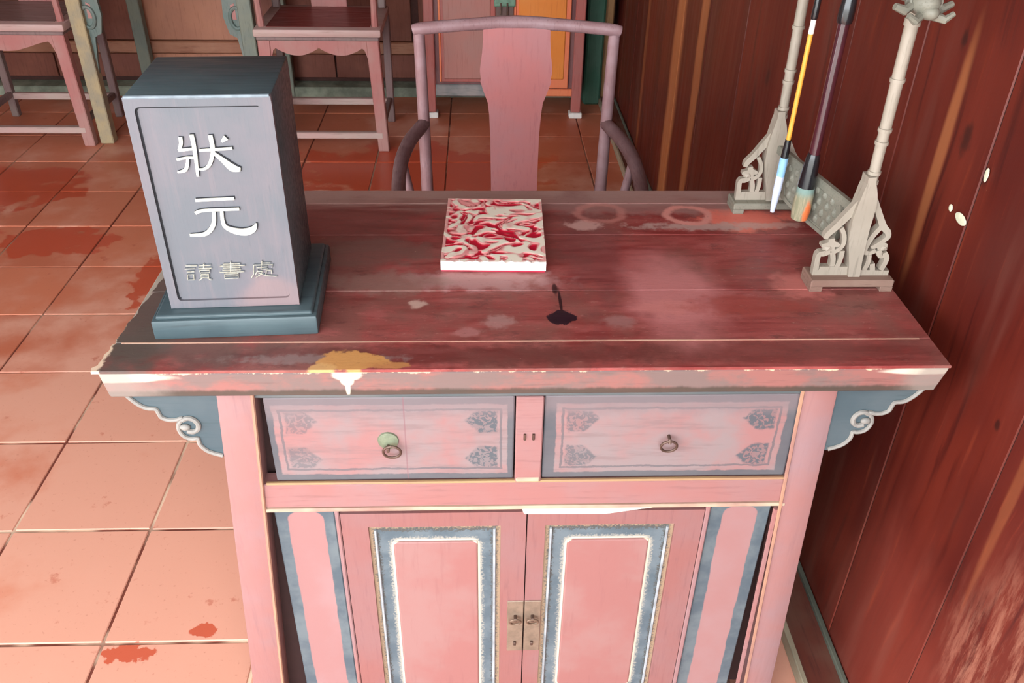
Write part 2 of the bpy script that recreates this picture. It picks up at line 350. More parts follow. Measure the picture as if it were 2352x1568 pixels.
    worn(-.195, 1.078, .048, .026, (196, 142, 84), .95, .5, 32, .1); worn(-.14, 1.068, .03, .008, (186, 130, 78), .8, .5, 50, .2); worn(-.235, 1.062, .02, .012, (206, 160, 104), .9, .4, 50, .2)
    c = n.mix(n.mul(n.sm(n.noise(75, 6, .8, off=(2, 5, 0)), .68, .73), .8), c, lin(212, 180, 166))
    c = n.mix(n.mul(n.sm(n.noise(90, 5, .75, off=(7, 2, 0), stretch=(1, 5, 1)), .60, .70), .6), c, lin(78, 36, 36))
    le = n.sm(n.math('ADD', o[0], n.mul(n.math('SUBTRACT', n.noise(50, 5, .7), .5), .022)), -.637, -.641)
    c = n.mix(n.mul(le, .9), c, lin(226, 200, 172))
    return n.out(c, n.sm(st, .3, .7, .36, .52), n.math('ADD', fi, n.mul(st, .6)), .25, .0015, .45)
MTOP = m_top()
by = [1.056, 1.130, 1.283, 1.490, 1.628, 1.693]
for k, (a, b) in enumerate(zip(by, by[1:])):
    g = .0013 if k else .0; n_ = 14
    poly = [(.714, a+(g if k else 0)), (.714, b-.0006)]
    left = []
    for i in range(n_+1):
        t = i/n_; y = b-.0006+(a+(g if k else 0)-b+.0006)*t
        xl = -.566 + (.024 if y > 1.4 else .024*max(0, (y-1.06)/.34)) + random.uniform(-.0035, .0035) - (.004 if k == 0 and t > .8 else 0)
        left.append((xl, y))
    m = MB(); vz = TZ
    lo = [m.bm.verts.new((x, y, .8136)) for x, y in poly+left]; hi = [m.bm.verts.new((x, y, vz)) for x, y in poly+left]
    f = m.bm.faces.new(hi); m.bm.faces.new(lo[::-1]); q = len(lo)
    for i in range(q): m.bm.faces.new((lo[i], lo[(i+1) % q], hi[(i+1) % q], hi[i]))
    bmesh.ops.bevel(m.bm, geom=list(f.edges), offset=.0009, segments=1, affect='EDGES')
    m.build('board', MTOP, top, off=TB)
# pale joint line behind the front board
MB().box(-.55, .695, 1.1285, 1.1312, .812, .8186).build('joint_strip', lacquer('pale_joint', lin(196, 148, 128), lin(206, 176, 152), lin(140, 78, 70), 'x', .6), top, off=TB)
YF = 1.085
def leg(xa0, xa1, xb0, xb1, y0, y1):
    k = .1/.768; xb0 += (xb0-xa0)*k; xb1 += (xb1-xa1)*k
    return MB().box(xb0, xb1, y0, y1, -.1, .768, .004, 2, (xa0, xa1, y0, y1)).build('leg', m_leg, table, off=TB, smooth=True)
leg(-.407, -.350, -.461, -.399, YF, YF+.05); leg(.508, .565, .541, .597, YF, YF+.05)
leg(-.407, -.350, -.461, -.399, 1.615, 1.665); leg(.508, .565, .541, .597, 1.615, 1.665)
# rubbed inner arrises of the front legs
for s in ((-.352, -.401), (.508, .541)):
    MB().tube([(s[0], YF-.0005, .755), (s[1]+(s[1]-s[0])*.13, YF-.0005, -.095)], .0032, 6).build('edge_bead', m_bead, table, off=TB)
box('side_panel', m_leg, table, -.43, -.415, 1.13, 1.62, -.03, .765, off=TB); box('side_panel', m_leg, table, .558, .573, 1.13, 1.62, -.03, .765, off=TB)
box('back_panel', m_rail, table, -.40, .54, 1.645, 1.655, -.03, .765, off=TB)
box('carcass', m_dark, table, -.40, .545, 1.125, 1.60, -.05, .74, bev=0, off=TB)
box('top_rail', lacquer('blue_top_rail', lin(84, 92, 94), lin(112, 110, 108), lin(62, 66, 66), 'x', .6), table, -.356, .516, YF+.003, YF+.03, .741, .768, off=TB)
box('rail', m_rail, table, -.372, .528, YF+.002, YF+.035, .507, .560, off=TB)
MB().box(-.372, .528, YF-.001, YF+.008, .4985, .5065, .002).build('rail_bead', m_beadx, table, off=TB, label='pale rubbed bead under the rail')
MB().box(-.358, .525, YF+.0005, YF+.008, .560, .5645, .0015).build('rail_bead', lacquer('ochre_bead', lin(166, 134, 94), lin(164, 118, 100), lin(140, 92, 84), 'x', .6), table, off=TB)
MB().box(.074, .215, YF-.0015, YF+.006, .487, .4995, .002, 1, (.070, .30, YF-.0015, YF+.006)).build('paint_gap', plain('bare_filler', lin(244, 238, 214), .8, .05), table, off=TB, label='pale split along the top of the cupboard doors')
dv = box('drawer_divider', m_rail, table, .056, .100, YF, YF+.03, .562, .742, off=TB)
box('mounting_stub', m_beadx, dv, .058, .098, YF-.002, YF+.02, .564, .573, off=TB)
for x in (.071, .085): MB().tube([(x, YF-.001, .656), (x, YF-.001, .668)], .0022, 6).build('staple', plain('old_iron', lin(96, 76, 66), .5, .2, 60, .5, .6) if 'old_iron' not in bpy.data.materials else bpy.data.materials['old_iron'], dv, off=TB)
IRON = bpy.data.materials['old_iron']
def m_drawer(name, cx, left):
    n = NB(name); st = n.noise(9, 5, .65, stretch=(1, 1, 9)); b = n.noise(7, 4, .6); e = n.noise(26, 5, .7)
    hx, hz = (.2015, .0875); cz = .652; wob = n.mul(n.math('SUBTRACT', e, .5), .016)
    c = n.mix(n.mul(n.sm(b, .34, .58), .9), lin(146, 104, 102), lin(130, 118, 118))
    c = n.mix(n.mul(n.sm(st, .48, .68), .6), c, lin(118, 98, 98))
    blue, blue2 = lin(70, 80, 86), lin(88, 86, 90)
    d = n.math('ADD', n.rrect(cx-TB.x, cz, hx, hz, .004), n.mul(wob, .6))
    band = n.sm(d, -.0165, -.0135); c = n.mix(n.mul(band, n.sm(b, .25, .6, .97, .75)), c, blue)
    inner = n.mul(n.sm(d, -.0285, -.0275), n.sm(d, -.0235, -.0245)); c = n.mix(n.mul(inner, .75), c, blue2)
    o = n.xyz(); x = n.math('ABSOLUTE', n.math('SUBTRACT', o[0], cx-TB.x)); z = n.math('ABSOLUTE', n.math('SUBTRACT', o[2], cz))
    # painted corner sprays: winged leaves at either end, with paler veins
    tip = n.math('SUBTRACT', n.math('SUBTRACT', x, .118), n.mul(n.math('ABSOLUTE', n.math('SUBTRACT', z, .040)), .9))
    spray = n.mul(n.mul(n.sm(n.math('ADD', tip, n.mul(wob, 1.2)), -.004, .003), n.sm(n.math('ADD', x, wob), .171, .167)), n.mul(n.sm(n.math('ADD', z, wob), .012, .017), n.sm(n.math('ADD', z, wob), .060, .056)))
    vein = n.sm(n.noise(95, 2, .5, off=(2, 0, 5), dist=1.6), .47, .56)
    lobes = n.mul(spray, n.math('SUBTRACT', 1., n.mul(vein, .6)))
    worn_side = n.sm(n.math('SUBTRACT', o[0], cx-TB.x), -.05, .05, .6, 1.) if left else n.sm(n.math('SUBTRACT', o[0], cx-TB.x), -.05, .05, .75, 1.)
    c = n.mix(n.mul(lobes, n.mul(worn_side, .9)), c, blue)
    top = n.mul(n.sm(n.math('ADD', o[2], n.mul(wob, 3.)), .69, .72), .6); c = n.mix(top, c, lin(118, 104, 106))
    c = n.mix(n.mul(n.sm(n.noise(60, 6, .8, off=(1, 4, 3)), .71, .75), .6), c, lin(190, 176, 168))
    if left: c = n.mix(n.mul(n.sm(n.math('ABSOLUTE', n.math('SUBTRACT', o[0], -.122-TB.x)), .0016, .0006), .6), c, lin(120, 84, 90))
    return n.out(c, .5, st, .2, .0015, .35)
def drawer(x0, x1, left, plate):
    d = MB().box(x0, x1, YF+.006, YF+.03, .566, .740, .003, 2).build('drawer', m_drawer('painted_drawer_'+('a' if left else 'b'), (x0+x1)/2, left), table, off=TB)
    cx, cz = (-.148, .640) if left else (.307, .646)
    if plate:
        p = MB().tube([(cx-.002, YF+.0065, cz+.012), (cx-.002, YF+.003, cz+.012), (cx-.002, YF+.001, cz+.012)], [.0175, .0165, .009], 20).build('backplate', plain('verdigris_brass', lin(116, 124, 102), .5, .2, 60, .4, .2), d, True, off=TB)
        MB().box(cx-.004, cx+.0005, YF-.010, YF+.002, cz-.002, cz+.007, .001).build('staple', IRON, d, off=TB)
    else: MB().tube([(cx, YF+.008, cz+.010), (cx, YF-.006, cz+.010), (cx, YF-.008, cz+.004)], .0028, 8).build('staple', IRON, d, True, off=TB)
    r = .0135 if plate else .0125
    MB().tube([(cx+(.004 if plate else 0)+r*math.sin(a)*1.05, YF-.005-.002*math.cos(a), cz-.004+r*math.cos(a)) for a in [2*math.pi*k/24 for k in range(25)]], .0022, 8).build('ring_pull', IRON, d, True, off=TB)
drawer(-.340, .054, True, True); drawer(.1015, .5145, False, False)
# cupboard doors
def m_door(name, cx, hx):
    n = NB(name); b = n.noise(6, 4, .6); st = n.noise(9, 5, .65, stretch=(9, 1, 1)); comb = n.noise(1., 2, .5, stretch=(260, 1, 260))
    top, bot = .456, -.05; cz, hz = (top+bot)/2, (top-bot)/2
    w = n.mul(n.math('SUBTRACT', comb, .5), .022); d = n.rrect(cx-TB.x, cz, hx, hz, .004); dw = n.math('ADD', d, w)
    d2 = n.rrect(cx-TB.x, cz, hx-.041, hz-.041, .012); d2w = n.math('ADD', d2, n.mul(w, .9))
    pinkc = n.mix(n.mul(n.sm(b, .4, .66), .7), lin(146, 98, 94), lin(148, 114, 110))
    c = n.mix(n.mul(n.sm(st, .55, .72), .3), pinkc, lin(130, 86, 84))
    inside = n.sm(d, .0005, -.0005)
    tan = n.mix(n.sm(dw, -.012, -.002), lin(74, 76, 74), lin(150, 128, 104))
    blue = n.mix(n.sm(n.noise(20, 4, .6), .35, .65), lin(78, 92, 100), lin(98, 110, 116))
    band = n.mix(n.sm(dw, -.014, -.018), tan, blue)
    band = n.mix(n.sm(d2w, .012, .004), band, lin(150, 148, 138)); band = n.mix(n.sm(d2, .005, .003), band, lin(200, 186, 166))
    band = n.mix(n.sm(d2, .0008, -.0004), band, c)
    return n.out(n.mix(inside, c, band), .5, st, .15, .001, .35)
m_gb = plain('grey_bead', lin(150, 156, 160), .45, .25, 30)
def door(x0, x1, mx0, mx1, right):
    mat = m_door('painted_door_'+('b' if right else 'a'), (mx0+mx1)/2, (mx1-mx0)/2)
    zt, zb = .489, -.07
    d = MB().ring([(x1, zt), (x0, zt), (x0, zb), (x1, zb)], [(mx1, .456), (mx0, .456), (mx0, -.045), (mx1, -.045)], YF+.004, YF+.024).build('cupboard_door', lacquer('door_stile_'+('b' if right else 'a'), lin(138, 90, 86), lin(134, 102, 102), lin(114, 76, 76), 'z', .6), table, off=TB)
    box('panel', mat, d, mx0-.004, mx1+.004, YF+.010, YF+.022, -.05, .46, bev=0, off=TB)
    for a, b_ in ((mx0, 1), (mx1, -1)):
        MB().tube([(a+b_*.011, YF+.008, .445), (a+b_*.011, YF+.008, -.035)], .0026, 6).build('bead', m_gb, d, off=TB)
    MB().box(mx0+.041, mx1-.041, YF+.0065, YF+.012, -.035, .415, .003, 2).build('raised_field', mat, d, off=TB)
    px = (.0805, .1115) if right else (.048, .0785)
    p = box('lock_plate', plain('tarnished_plate', lin(128, 110, 94), .5, .18, 50, .5, .25) if not right else bpy.data.materials['tarnished_plate'], d, px[0], px[1], YF+.0015, YF+.005, .112, .258, .001, off=TB)
    c = (px[0]+px[1])/2; r = .0105
    MB().tube([(c+r*math.cos(a), YF-.006-.002*math.sin(a), .208+r*.85*math.sin(a)) for a in [2*math.pi*k/24 for k in range(25)]], .002, 8).build('ring_pull', plain('plate_ring', lin(120, 100, 84), .4, .15, 60, .5, .5) if not right else bpy.data.materials['plate_ring'], d, True, off=TB)
    MB().box(c-.003, c+.003, YF-.009, YF+.003, .211, .220, .001).build('staple', IRON, d, off=TB)
    MB().box(c-.0025, c+.0025, YF-.004, YF+.003, .134, .143, .001).build('pin', IRON, d, off=TB)
door(-.243, .0785, -.197, .034, False); door(.0805, .390, .112, .341, True)
box('door_jamb', m_leg, table, -.252, -.2445, YF+.003, YF+.02, -.07, .497, off=TB); box('door_jamb', m_leg, table, .3915, .400, YF+.003, YF+.02, -.07, .497, off=TB)
def m_slat(name, cx):
    n = NB(name); b = n.noise(6, 4, .6); o = n.xyz()
    c = n.mix(n.mul(n.sm(b, .4, .66), .6), lin(148, 108, 106), lin(150, 120, 120))
    d = n.math('ADD', n.rrect(cx-TB.x, .22, .031, .27, .02), n.mul(n.math('SUBTRACT', n.noise(20, 4, .6), .5), .008))
    c = n.mix(n.sm(d, -.001, .0015), c, n.mix(n.sm(n.noise(16, 4, .6), .35, .65), lin(74, 86, 94), lin(96, 106, 110)))
    return n.out(c, .5, b, .1, .001, .35)
box('side_slat', m_slat('painted_slat_a', -.304), table, -.356, -.2535, YF+.010, YF+.022, -.07, .492, off=TB)
box('side_slat', m_slat('painted_slat_b', .455), table, .4015, .5085, YF+.010, YF+.022, -.07, .492, off=TB)
MB().tube([(.5145, YF+.004, .49), (.5285, YF+.004, -.04)], .0045, 6).build('edge_bead', m_rail, table, off=TB)
box('bottom_rail', m_rail, table, -.41, .55, YF+.004, YF+.03, -.095, -.072, off=TB)
# spandrel brackets under the overhanging top
m_blue = lacquer('blue_grey_paint', lin(66, 80, 86), lin(84, 94, 98), lin(52, 66, 68), 'x', .7, .55)
m_rim = plain('pale_rim', lin(134, 130, 124), .6, .12, 50)
OUT = [(-.545, .748), (-.533, .732), (-.520, .722), (-.506, .720), (-.503, .712), (-.500, .703), (-.490, .698), (-.478, .698), (-.469, .701), (-.472, .695), (-.477, .688), (-.478, .678), (-.475, .668), (-.468, .661), (-.458, .659), (-.452, .660), (-.4515, .652), (-.450, .645), (-.443, .635), (-.434, .629), (-.418, .623)]
CURL = [(-.469, .700), (-.460, .7045), (-.451, .701), (-.446, .692), (-.448, .682), (-.456, .677), (-.465, .679)]
def bracket(flip, y):
    fx = (lambda x: .158-x) if flip else (lambda x: x)
    poly = [(fx(x), z) for x, z in OUT] + [(fx(-.40), .623), (fx(-.40), .768), (fx(-.545), .768)]
    b = MB().prism(poly, y, y+.018).build('bracket', m_blue, table, off=TB, label='blue-grey scrolled spandrel with pale rim')
    MB().tube([(fx(x), y-.001, z+.003) for x, z in smooth2(OUT, [1]*len(OUT), 3)[0]], .0036, 8).build('rim', m_rim, b, True, off=TB)
    MB().tube([(fx(x), y-.0015, z) for x, z in smooth2(CURL, [1]*len(CURL), 4)[0]], [.0042]*20+[.0046]*5, 8).ball((fx(-.467), y-.002, .6865), .0075, 2, (1.15, .7, .85)).build('scroll', m_rim, b, True, off=TB)
for fl in (False, True):
    for y in (YF+.004, 1.64): bracket(fl, y)
# ------------------------------------------------------------------ the engraved block
CH={
'zhuang': [([(-0.0323,0.2745),(-0.033,0.2656),(-0.0373,0.2559)],[0.0056,0.005,0.0044]),([(-0.0385,0.2555),(-0.0184,0.2575)],[0.0041,0.0038]),([(-0.0433,0.2419),(-0.0293,0.2446),(-0.0188,0.2443)],[0.0035,0.0035,0.0035]),([(-0.0281,0.2424),(-0.0303,0.234),(-0.035,0.2263),(-0.0456,0.2232)],[0.0038,0.0047,0.005,0.0026]),([(-0.0166,0.2782),(-0.0162,0.2657),(-0.0167,0.2477),(-0.019,0.2162)],[0.0059,0.0059,0.0053,0.0035]),([(-0.0104,0.2549),(0.0352,0.2571)],[0.0038,0.0041]),([(0.0083,0.2768),(0.0088,0.2598),(0.0064,0.2477),(-0.0,0.234),(-0.0083,0.2276),(-0.0169,0.2275)],[0.0061,0.0059,0.005,0.005,0.0038,0.0023]),([(0.0086,0.2507),(0.0196,0.2402),(0.0305,0.2287),(0.0415,0.2256)],[0.0044,0.0073,0.0117,0.0053]),([(0.022,0.267),(0.0293,0.2729)],[0.0029,0.0076])] ,
'yuan': [([(-0.0294,0.1799),(0.0257,0.1815)],[0.0047,0.0044]),([(-0.0332,0.1596),(-0.0199,0.1637),(0.0303,0.1648)],[0.005,0.0047,0.0044]),([(-0.0063,0.1612),(-0.0092,0.1447),(-0.0157,0.1331),(-0.0268,0.1255),(-0.0471,0.1247)],[0.005,0.0059,0.0067,0.0061,0.0035]),([(0.0048,0.162),(0.0037,0.1464),(0.0065,0.1364),(0.0188,0.1297),(0.0334,0.1276),(0.0454,0.1322),(0.0512,0.1413)],[0.0047,0.0053,0.0064,0.0099,0.0117,0.0091,0.0015])] ,
'du': [([(-0.0626,0.0739),(-0.0465,0.0734)],[0.0013,0.0013]),([(-0.0652,0.0684),(-0.0505,0.0687)],[0.0013,0.0013]),([(-0.063,0.0636),(-0.0522,0.0636)],[0.0013,0.0013]),([(-0.0628,0.0587),(-0.064,0.0496),(-0.0548,0.0496),(-0.0538,0.0586),(-0.0628,0.0587)],[0.0013,0.0013,0.0013,0.0013,0.0013]),([(-0.0434,0.0734),(-0.0261,0.0736)],[0.0013,0.0013]),([(-0.0359,0.0765),(-0.0373,0.0692)],[0.0013,0.0013]),([(-0.045,0.0689),(-0.0257,0.0689)],[0.0013,0.0013]),([(-0.0433,0.066),(-0.0439,0.0615),(-0.0297,0.0614),(-0.029,0.0659),(-0.0433,0.066)],[0.0013,0.0013,0.0013,0.0013,0.0013]),([(-0.0426,0.0588),(-0.0437,0.053),(-0.0324,0.053),(-0.0314,0.0587),(-0.0426,0.0588)],[0.0013,0.0013,0.0013,0.0013,0.0013]),([(-0.0432,0.0559),(-0.0319,0.0559)],[0.0013,0.0013]),([(-0.0419,0.0523),(-0.048,0.0485)],[0.0013,0.0013]),([(-0.0349,0.0523),(-0.0295,0.0484)],[0.0013,0.0013])] ,
'shu': [([(-0.0077,0.075),(0.017,0.075),(0.016,0.0683),(-0.0088,0.0684)],[0.0013,0.0013,0.0013,0.0013]),([(-0.0129,0.0717),(0.0239,0.0716)],[0.0013,0.0013]),([(0.0041,0.0786),(0.0012,0.061)],[0.0013,0.0013]),([(-0.0102,0.0648),(0.017,0.0647)],[0.0013,0.0013]),([(-0.0147,0.0612),(0.0211,0.0611)],[0.0013,0.0013]),([(-0.0082,0.0583),(-0.0094,0.0502),(0.0111,0.0501),(0.0122,0.0582),(-0.0082,0.0583)],[0.0013,0.0013,0.0013,0.0013,0.0013]),([(-0.0088,0.0543),(0.0116,0.0543)],[0.0013,0.0013])] ,
'chu': [([(0.05,0.0782),(0.0491,0.0717)],[0.0013,0.0013]),([(0.0503,0.075),(0.0619,0.0748)],[0.0013,0.0013]),([(0.0374,0.0718),(0.0654,0.0717),(0.0631,0.0668)],[0.0013,0.0013,0.0013]),([(0.0371,0.0722),(0.0346,0.0556),(0.0303,0.0502)],[0.0013,0.0013,0.0013]),([(0.0407,0.0673),(0.0563,0.0682)],[0.0013,0.0013]),([(0.0482,0.0707),(0.0473,0.0646),(0.0566,0.0646)],[0.0013,0.0013,0.0013]),([(0.0419,0.0626),(0.0374,0.0556)],[0.0013,0.0013]),([(0.0409,0.0608),(0.0483,0.0608),(0.0456,0.0556),(0.0374,0.0509)],[0.0013,0.0013,0.0013,0.0013]),([(0.0421,0.0583),(0.0527,0.0533),(0.0684,0.0514)],[0.0013,0.0013,0.0013]),([(0.0552,0.0626),(0.053,0.056)],[0.0013,0.0013]),([(0.0552,0.0626),(0.0621,0.0626),(0.0616,0.056)],[0.0013,0.0013,0.0013])] ,
}
FOOT= [([(0.0043,0.0211),(0.001,0.0473),(-0.0059,0.0982),(-0.0065,0.1314),(-0.0049,0.1591),(-0.0062,0.1827),(-0.0072,0.1931)],[0.0197,0.0215,0.0313,0.0334,0.0304,0.0209,0.0143]),([(-0.0129,0.1603),(-0.0292,0.1351),(-0.0427,0.1156),(-0.0552,0.1007),(-0.0579,0.092)],[0.0107,0.0107,0.0095,0.0084,0.006]),([(-0.0351,0.1118),(-0.0275,0.0982),(-0.0251,0.0831),(-0.0305,0.0718),(-0.0417,0.0654)],[0.006,0.006,0.006,0.006,0.006]),([(-0.062,0.0794),(-0.0517,0.0794),(-0.0431,0.0819),(-0.0311,0.0794)],[0.0043,0.0095,0.0107,0.0036]),([(-0.0476,0.092),(-0.0426,0.0692)],[0.0084,0.0084]),([(-0.0617,0.024),(-0.0632,0.0475),(-0.0627,0.0616),(-0.0541,0.0642),(-0.0443,0.0667)],[0.0084,0.0072,0.0072,0.0084,0.0048]),([(-0.0409,0.0667),(-0.0366,0.0526),(-0.036,0.0396)],[0.0072,0.0072,0.0072]),([(-0.0242,0.0692),(-0.0244,0.0499),(-0.0282,0.0356)],[0.0067,0.0067,0.0067]),([(-0.0668,0.0259),(-0.0038,0.0257)],[0.0119,0.0119]),([(-0.0571,0.0351),(-0.0082,0.0349)],[0.0072,0.0072]),([(0.0079,0.1615),(0.0197,0.1411),(0.0341,0.1155),(0.044,0.1055),(0.0472,0.0956),(0.0411,0.0881),(0.0299,0.078),(0.0228,0.0767)],[0.0095,0.0084,0.0095,0.0084,0.0072,0.006,0.0072,0.0036]),([(0.031,0.1142),(0.0214,0.0981),(0.0147,0.0793),(0.014,0.0678),(0.0239,0.0652),(0.033,0.0703)],[0.0072,0.0072,0.0072,0.0072,0.006,0.006]),([(0.0334,0.0754),(0.0411,0.0792),(0.0502,0.0792)],[0.0072,0.0119,0.0048]),([(0.0376,0.0703),(0.0436,0.0601),(0.0511,0.0626)],[0.0072,0.0084,0.006]),([(0.0237,0.0614),(0.0248,0.0472),(0.0214,0.0329)],[0.0067,0.0067,0.0067]),([(0.0493,0.0652),(0.0554,0.0549),(0.0532,0.0406),(0.0506,0.0328)],[0.0072,0.0072,0.0072,0.0072]),([(0.033,0.0446),(0.0366,0.0302)],[0.0072,0.0072]),([(0.0121,0.0276),(0.0652,0.0259)],[0.0095,0.0095])]
OFFZ = 0.0
BB = Vector((-.3611, 1.1888, TOPZ)); brz = R(3.2)
block = empty('engraved_block', BB, 'dark blue-grey wooden block carved with white Chinese characters on a plinth', 'wooden block', brz)
def m_block():
    n = NB('wood_with_sheen'); st = n.noise(10, 5, .65, stretch=(7, 7, .6)); fi = n.noise(60, 4, .7, stretch=(6, 6, .4)); b = n.noise(7, 4, .6)
    c = n.mix(n.sm(b, .35, .65), lin(94, 98, 104), lin(106, 102, 108)); c = n.mix(n.mul(n.sm(st, .5, .72), .5), c, lin(118, 108, 112))  # lighter than the body wood: the sheen on the front is in this colour
    c = n.mix(n.mul(n.sm(fi, .56, .75), .4), c, lin(80, 84, 90))
    c = n.mix(n.mul(n.ell(.06, .05, .05, .04, .35, 20, .4, (0, 2)), .4), c, lin(150, 116, 112))
    return n.out(c, n.sm(st, .3, .7, .40, .55), fi, .2, .001, .45)
m_bk = m_block()
m_bd = lacquer('black_stained_wood', lin(58, 73, 78), lin(74, 90, 94), lin(40, 48, 52), 'x', .9, .42, spec=.5)
w, dp, zt = .0975, .092, .372
BZ = .040
plinth = MB().box(-.125, .125, -.120, .120, 0, BZ-.006, .004, 2).build('plinth', m_bd, block, True)
MB().box(-.119, .119, -.115, .115, BZ-.008, BZ, .005, 3).build('plinth_top', m_bd, plinth, True)
body = MB().box(-w, w, -dp+.004, dp, BZ, zt, .003, 2).build('block_body', m_bd, block, True)
zl, zh = BZ+.001, zt-.001
outer = [(w, zh)]*6+[(-w, zh)]*6+[(-w, zl)]*6+[(w, zl)]*6
r_in = rloop(-w+.013, w-.013, zl+.013, zh-.013, .007)
# outer loop sampled to follow the inner loop, so the frame is clean
outer = [(max(-w, min(w, x*(w/(w-.013)))), (z-(zl+zh)/2)*((zh-zl)/(zh-zl-.026))+(zl+zh)/2) for x, z in r_in]
for k_, c_ in ((2, (w, zh)), (3, (w, zh)), (8, (-w, zh)), (9, (-w, zh)), (14, (-w, zl)), (15, (-w, zl)), (20, (w, zl)), (21, (w, zl))): outer[k_] = c_
MB().ring(outer, r_in, -dp-.003, -dp+.006).build('front_border', m_bk, body)
MB().prism(rloop(-w+.0133, w-.0133, zl+.0133, zh-.0133, .0068), -dp+.001, -dp+.006).build('front_panel', m_bk, body)
MB().tube([(-w+.002, -dp-.0015, zt-.0012), (w-.002, -dp-.0015, zt-.0012)], .0026, 8).build('arris_highlight', plain('highlight_paint', lin(122, 134, 142), .4, .15, 60), body, True)  # pale tube painting in the highlight along the top front edge
m_shade = plain('groove_shadow_line', lin(26, 28, 34), .7)
m_white = plain('white_gilt_fill', lin(206, 204, 188), .5, .05, 80)
m_worn = plain('worn_gilt_fill', lin(158, 154, 140), .6, .3, 120)
gl = rloop(-w+.0142, w-.0142, zl+.0142, zh-.0142, .0065)[4:16]
MB().stroke(gl, [.0026]*len(gl), -dp+.0002, -dp+.002, 1).build('groove_shade', m_shade, body)  # dark line painting the shade at the panel's left and top edges
zo = .858-TZ
CW = {'zhuang': ('carved_character', m_white, 1), 'yuan': ('carved_character', m_white, 1), 'du': ('small_character', m_worn, 0), 'shu': ('small_character', m_worn, 0), 'chu': ('small_character', m_worn, 0)}
for key, (nm, mt, bigc) in CW.items():
    a, b_ = MB(), MB()
    for q, (pts, ws) in enumerate(CH[key]):
        pp = [(x, z+zo) for x, z in pts]; e = q*.00004
        sg = 5 if bigc else 1
        a.stroke(pp, ws, -dp-.0013-e, -dp+.002, sg)
        b_.stroke([(x+.0011, z+.0009) for x, z in pp], [v*1.12 for v in ws], -dp-.0004-e, -dp+.002, sg)  # dark offset copy paints the shaded walls of the cut strokes
        if not bigc: continue
    o = a.build(nm, mt, body); b_.build('carved_edge_shade', m_shade if bigc else plain('stroke_shade_'+key, lin(92, 96, 100), .7), o)

# ------------------------------------------------------------------ the carved red and white box
def carved_box():
    L = Vector((.0254, 1.3881, TOPZ)); W2, D2, H = .0925, .128, .019
    root = empty('carved_box', L, 'flat square red and cream carved lacquer box lying on the table', 'box', R(-1.5))
    n = NB('carved_lacquer'); a = n.attr('relief'); h = a['Fac']; s = n.noise(60, 4, .6); t = n.noise(22, 3, .5)
    c = n.mix(n.sm(h, .34, .46), lin(190, 22, 50), lin(228, 146, 144)); c = n.mix(n.mul(n.sm(h, .55, .78), n.sm(t, .28, .5)), c, lin(244, 236, 216))
    c = n.mix(n.mul(n.sm(s, .58, .7), n.sm(h, .35, .25, 0., .0)), c, lin(120, 60, 56))
    gap = n.mul(n.sm(h, .36, .41), n.sm(h, .47, .42)); c = n.mix(n.mul(gap, .6), c, lin(110, 66, 58))
    m = n.out(c, .35, s, .1, .001, .5)
    N, Mq = 150, 200; me = bpy.data.meshes.new('lid'); V, Fc, hs = [], [], []
    def hf(x, y):
        p = Vector((x*23, y*29, 3.1)); wv = Vector([mnoise.noise(p*.9+Vector(q)) for q in ((5, 1, 2), (1, 7, 3), (8, 2, 4))])*.9; p2 = p+wv
        r1 = .52+1.3*mnoise.noise(p2*2.0); r2 = 1-abs(mnoise.noise(p2*1.25+Vector((9, 4, 1))))*5.5
        v = max(r1, r2*.60); v += .14*mnoise.noise(p2*5.1)
        edge = min(W2-abs(x), D2-abs(y)); 
        if edge < .006: v = max(v, .62)
        return max(0., min(1., v))
    for j in range(Mq+1):
        for i in range(N+1):
            x, y = -W2+2*W2*i/N, -D2+2*D2*j/Mq; h_ = hf(x, y); s_ = 1/(1+math.exp(-(h_-.42)*16)); hs.append(h_)
            V.append((x, y, H+.0032*s_))
    for j in range(Mq):
        for i in range(N): a0 = j*(N+1)+i; Fc.append((a0, a0+1, a0+N+2, a0+N+1))
    me.from_pydata([tuple(c*SC for c in v) for v in V], [], Fc); at = me.attributes.new('relief', 'FLOAT', 'POINT'); at.data.foreach_set('value', hs)
    for p in me.polygons: p.use_smooth = True
    me.materials.append(m); lid = bpy.data.objects.new('carved_lid', me); COL.objects.link(lid); lid.parent = root
    bd = plain('cream_box_side', lin(238, 226, 216), .45, .08, 30); MB().box(-W2, W2, -D2, D2, .003, H-.0012, .001).build('box_body', bd, root)
    sk = MB(); sk.ring([(W2, H+.0025), (-W2, H+.0025), (-W2, H-.003), (W2, H-.003)], [(W2-.001, H+.002), (-W2+.001, H+.002), (-W2+.001, H-.0028), (W2-.001, H-.0028)], D2-.001, D2).build('rear_border', bd, root)
    for sx in (-1, 1): MB().box(sx*(W2-.0006)-.0006, sx*(W2-.0006)+.0006, -D2, D2, H-.003, H+.0024).build('side_border', bd, root)
    # scalloped white border along the near edge of the lid
    pts = [(-W2+2*W2*k/60, H+.001+.0018*abs(math.sin(k*.42))+.0009*math.sin(k*1.3)) for k in range(61)]
    MB().prism([(-W2, .004)]+pts+[(W2, .004)], -D2-.0016, -D2+.004).build('front_border', bd, root)
    MB().box(-W2+.001, W2-.001, -D2+.0005, D2-.001, 0, .0042).build('red_foot', plain('crimson_lacquer', lin(176, 44, 66), .4), root)
carved_box()

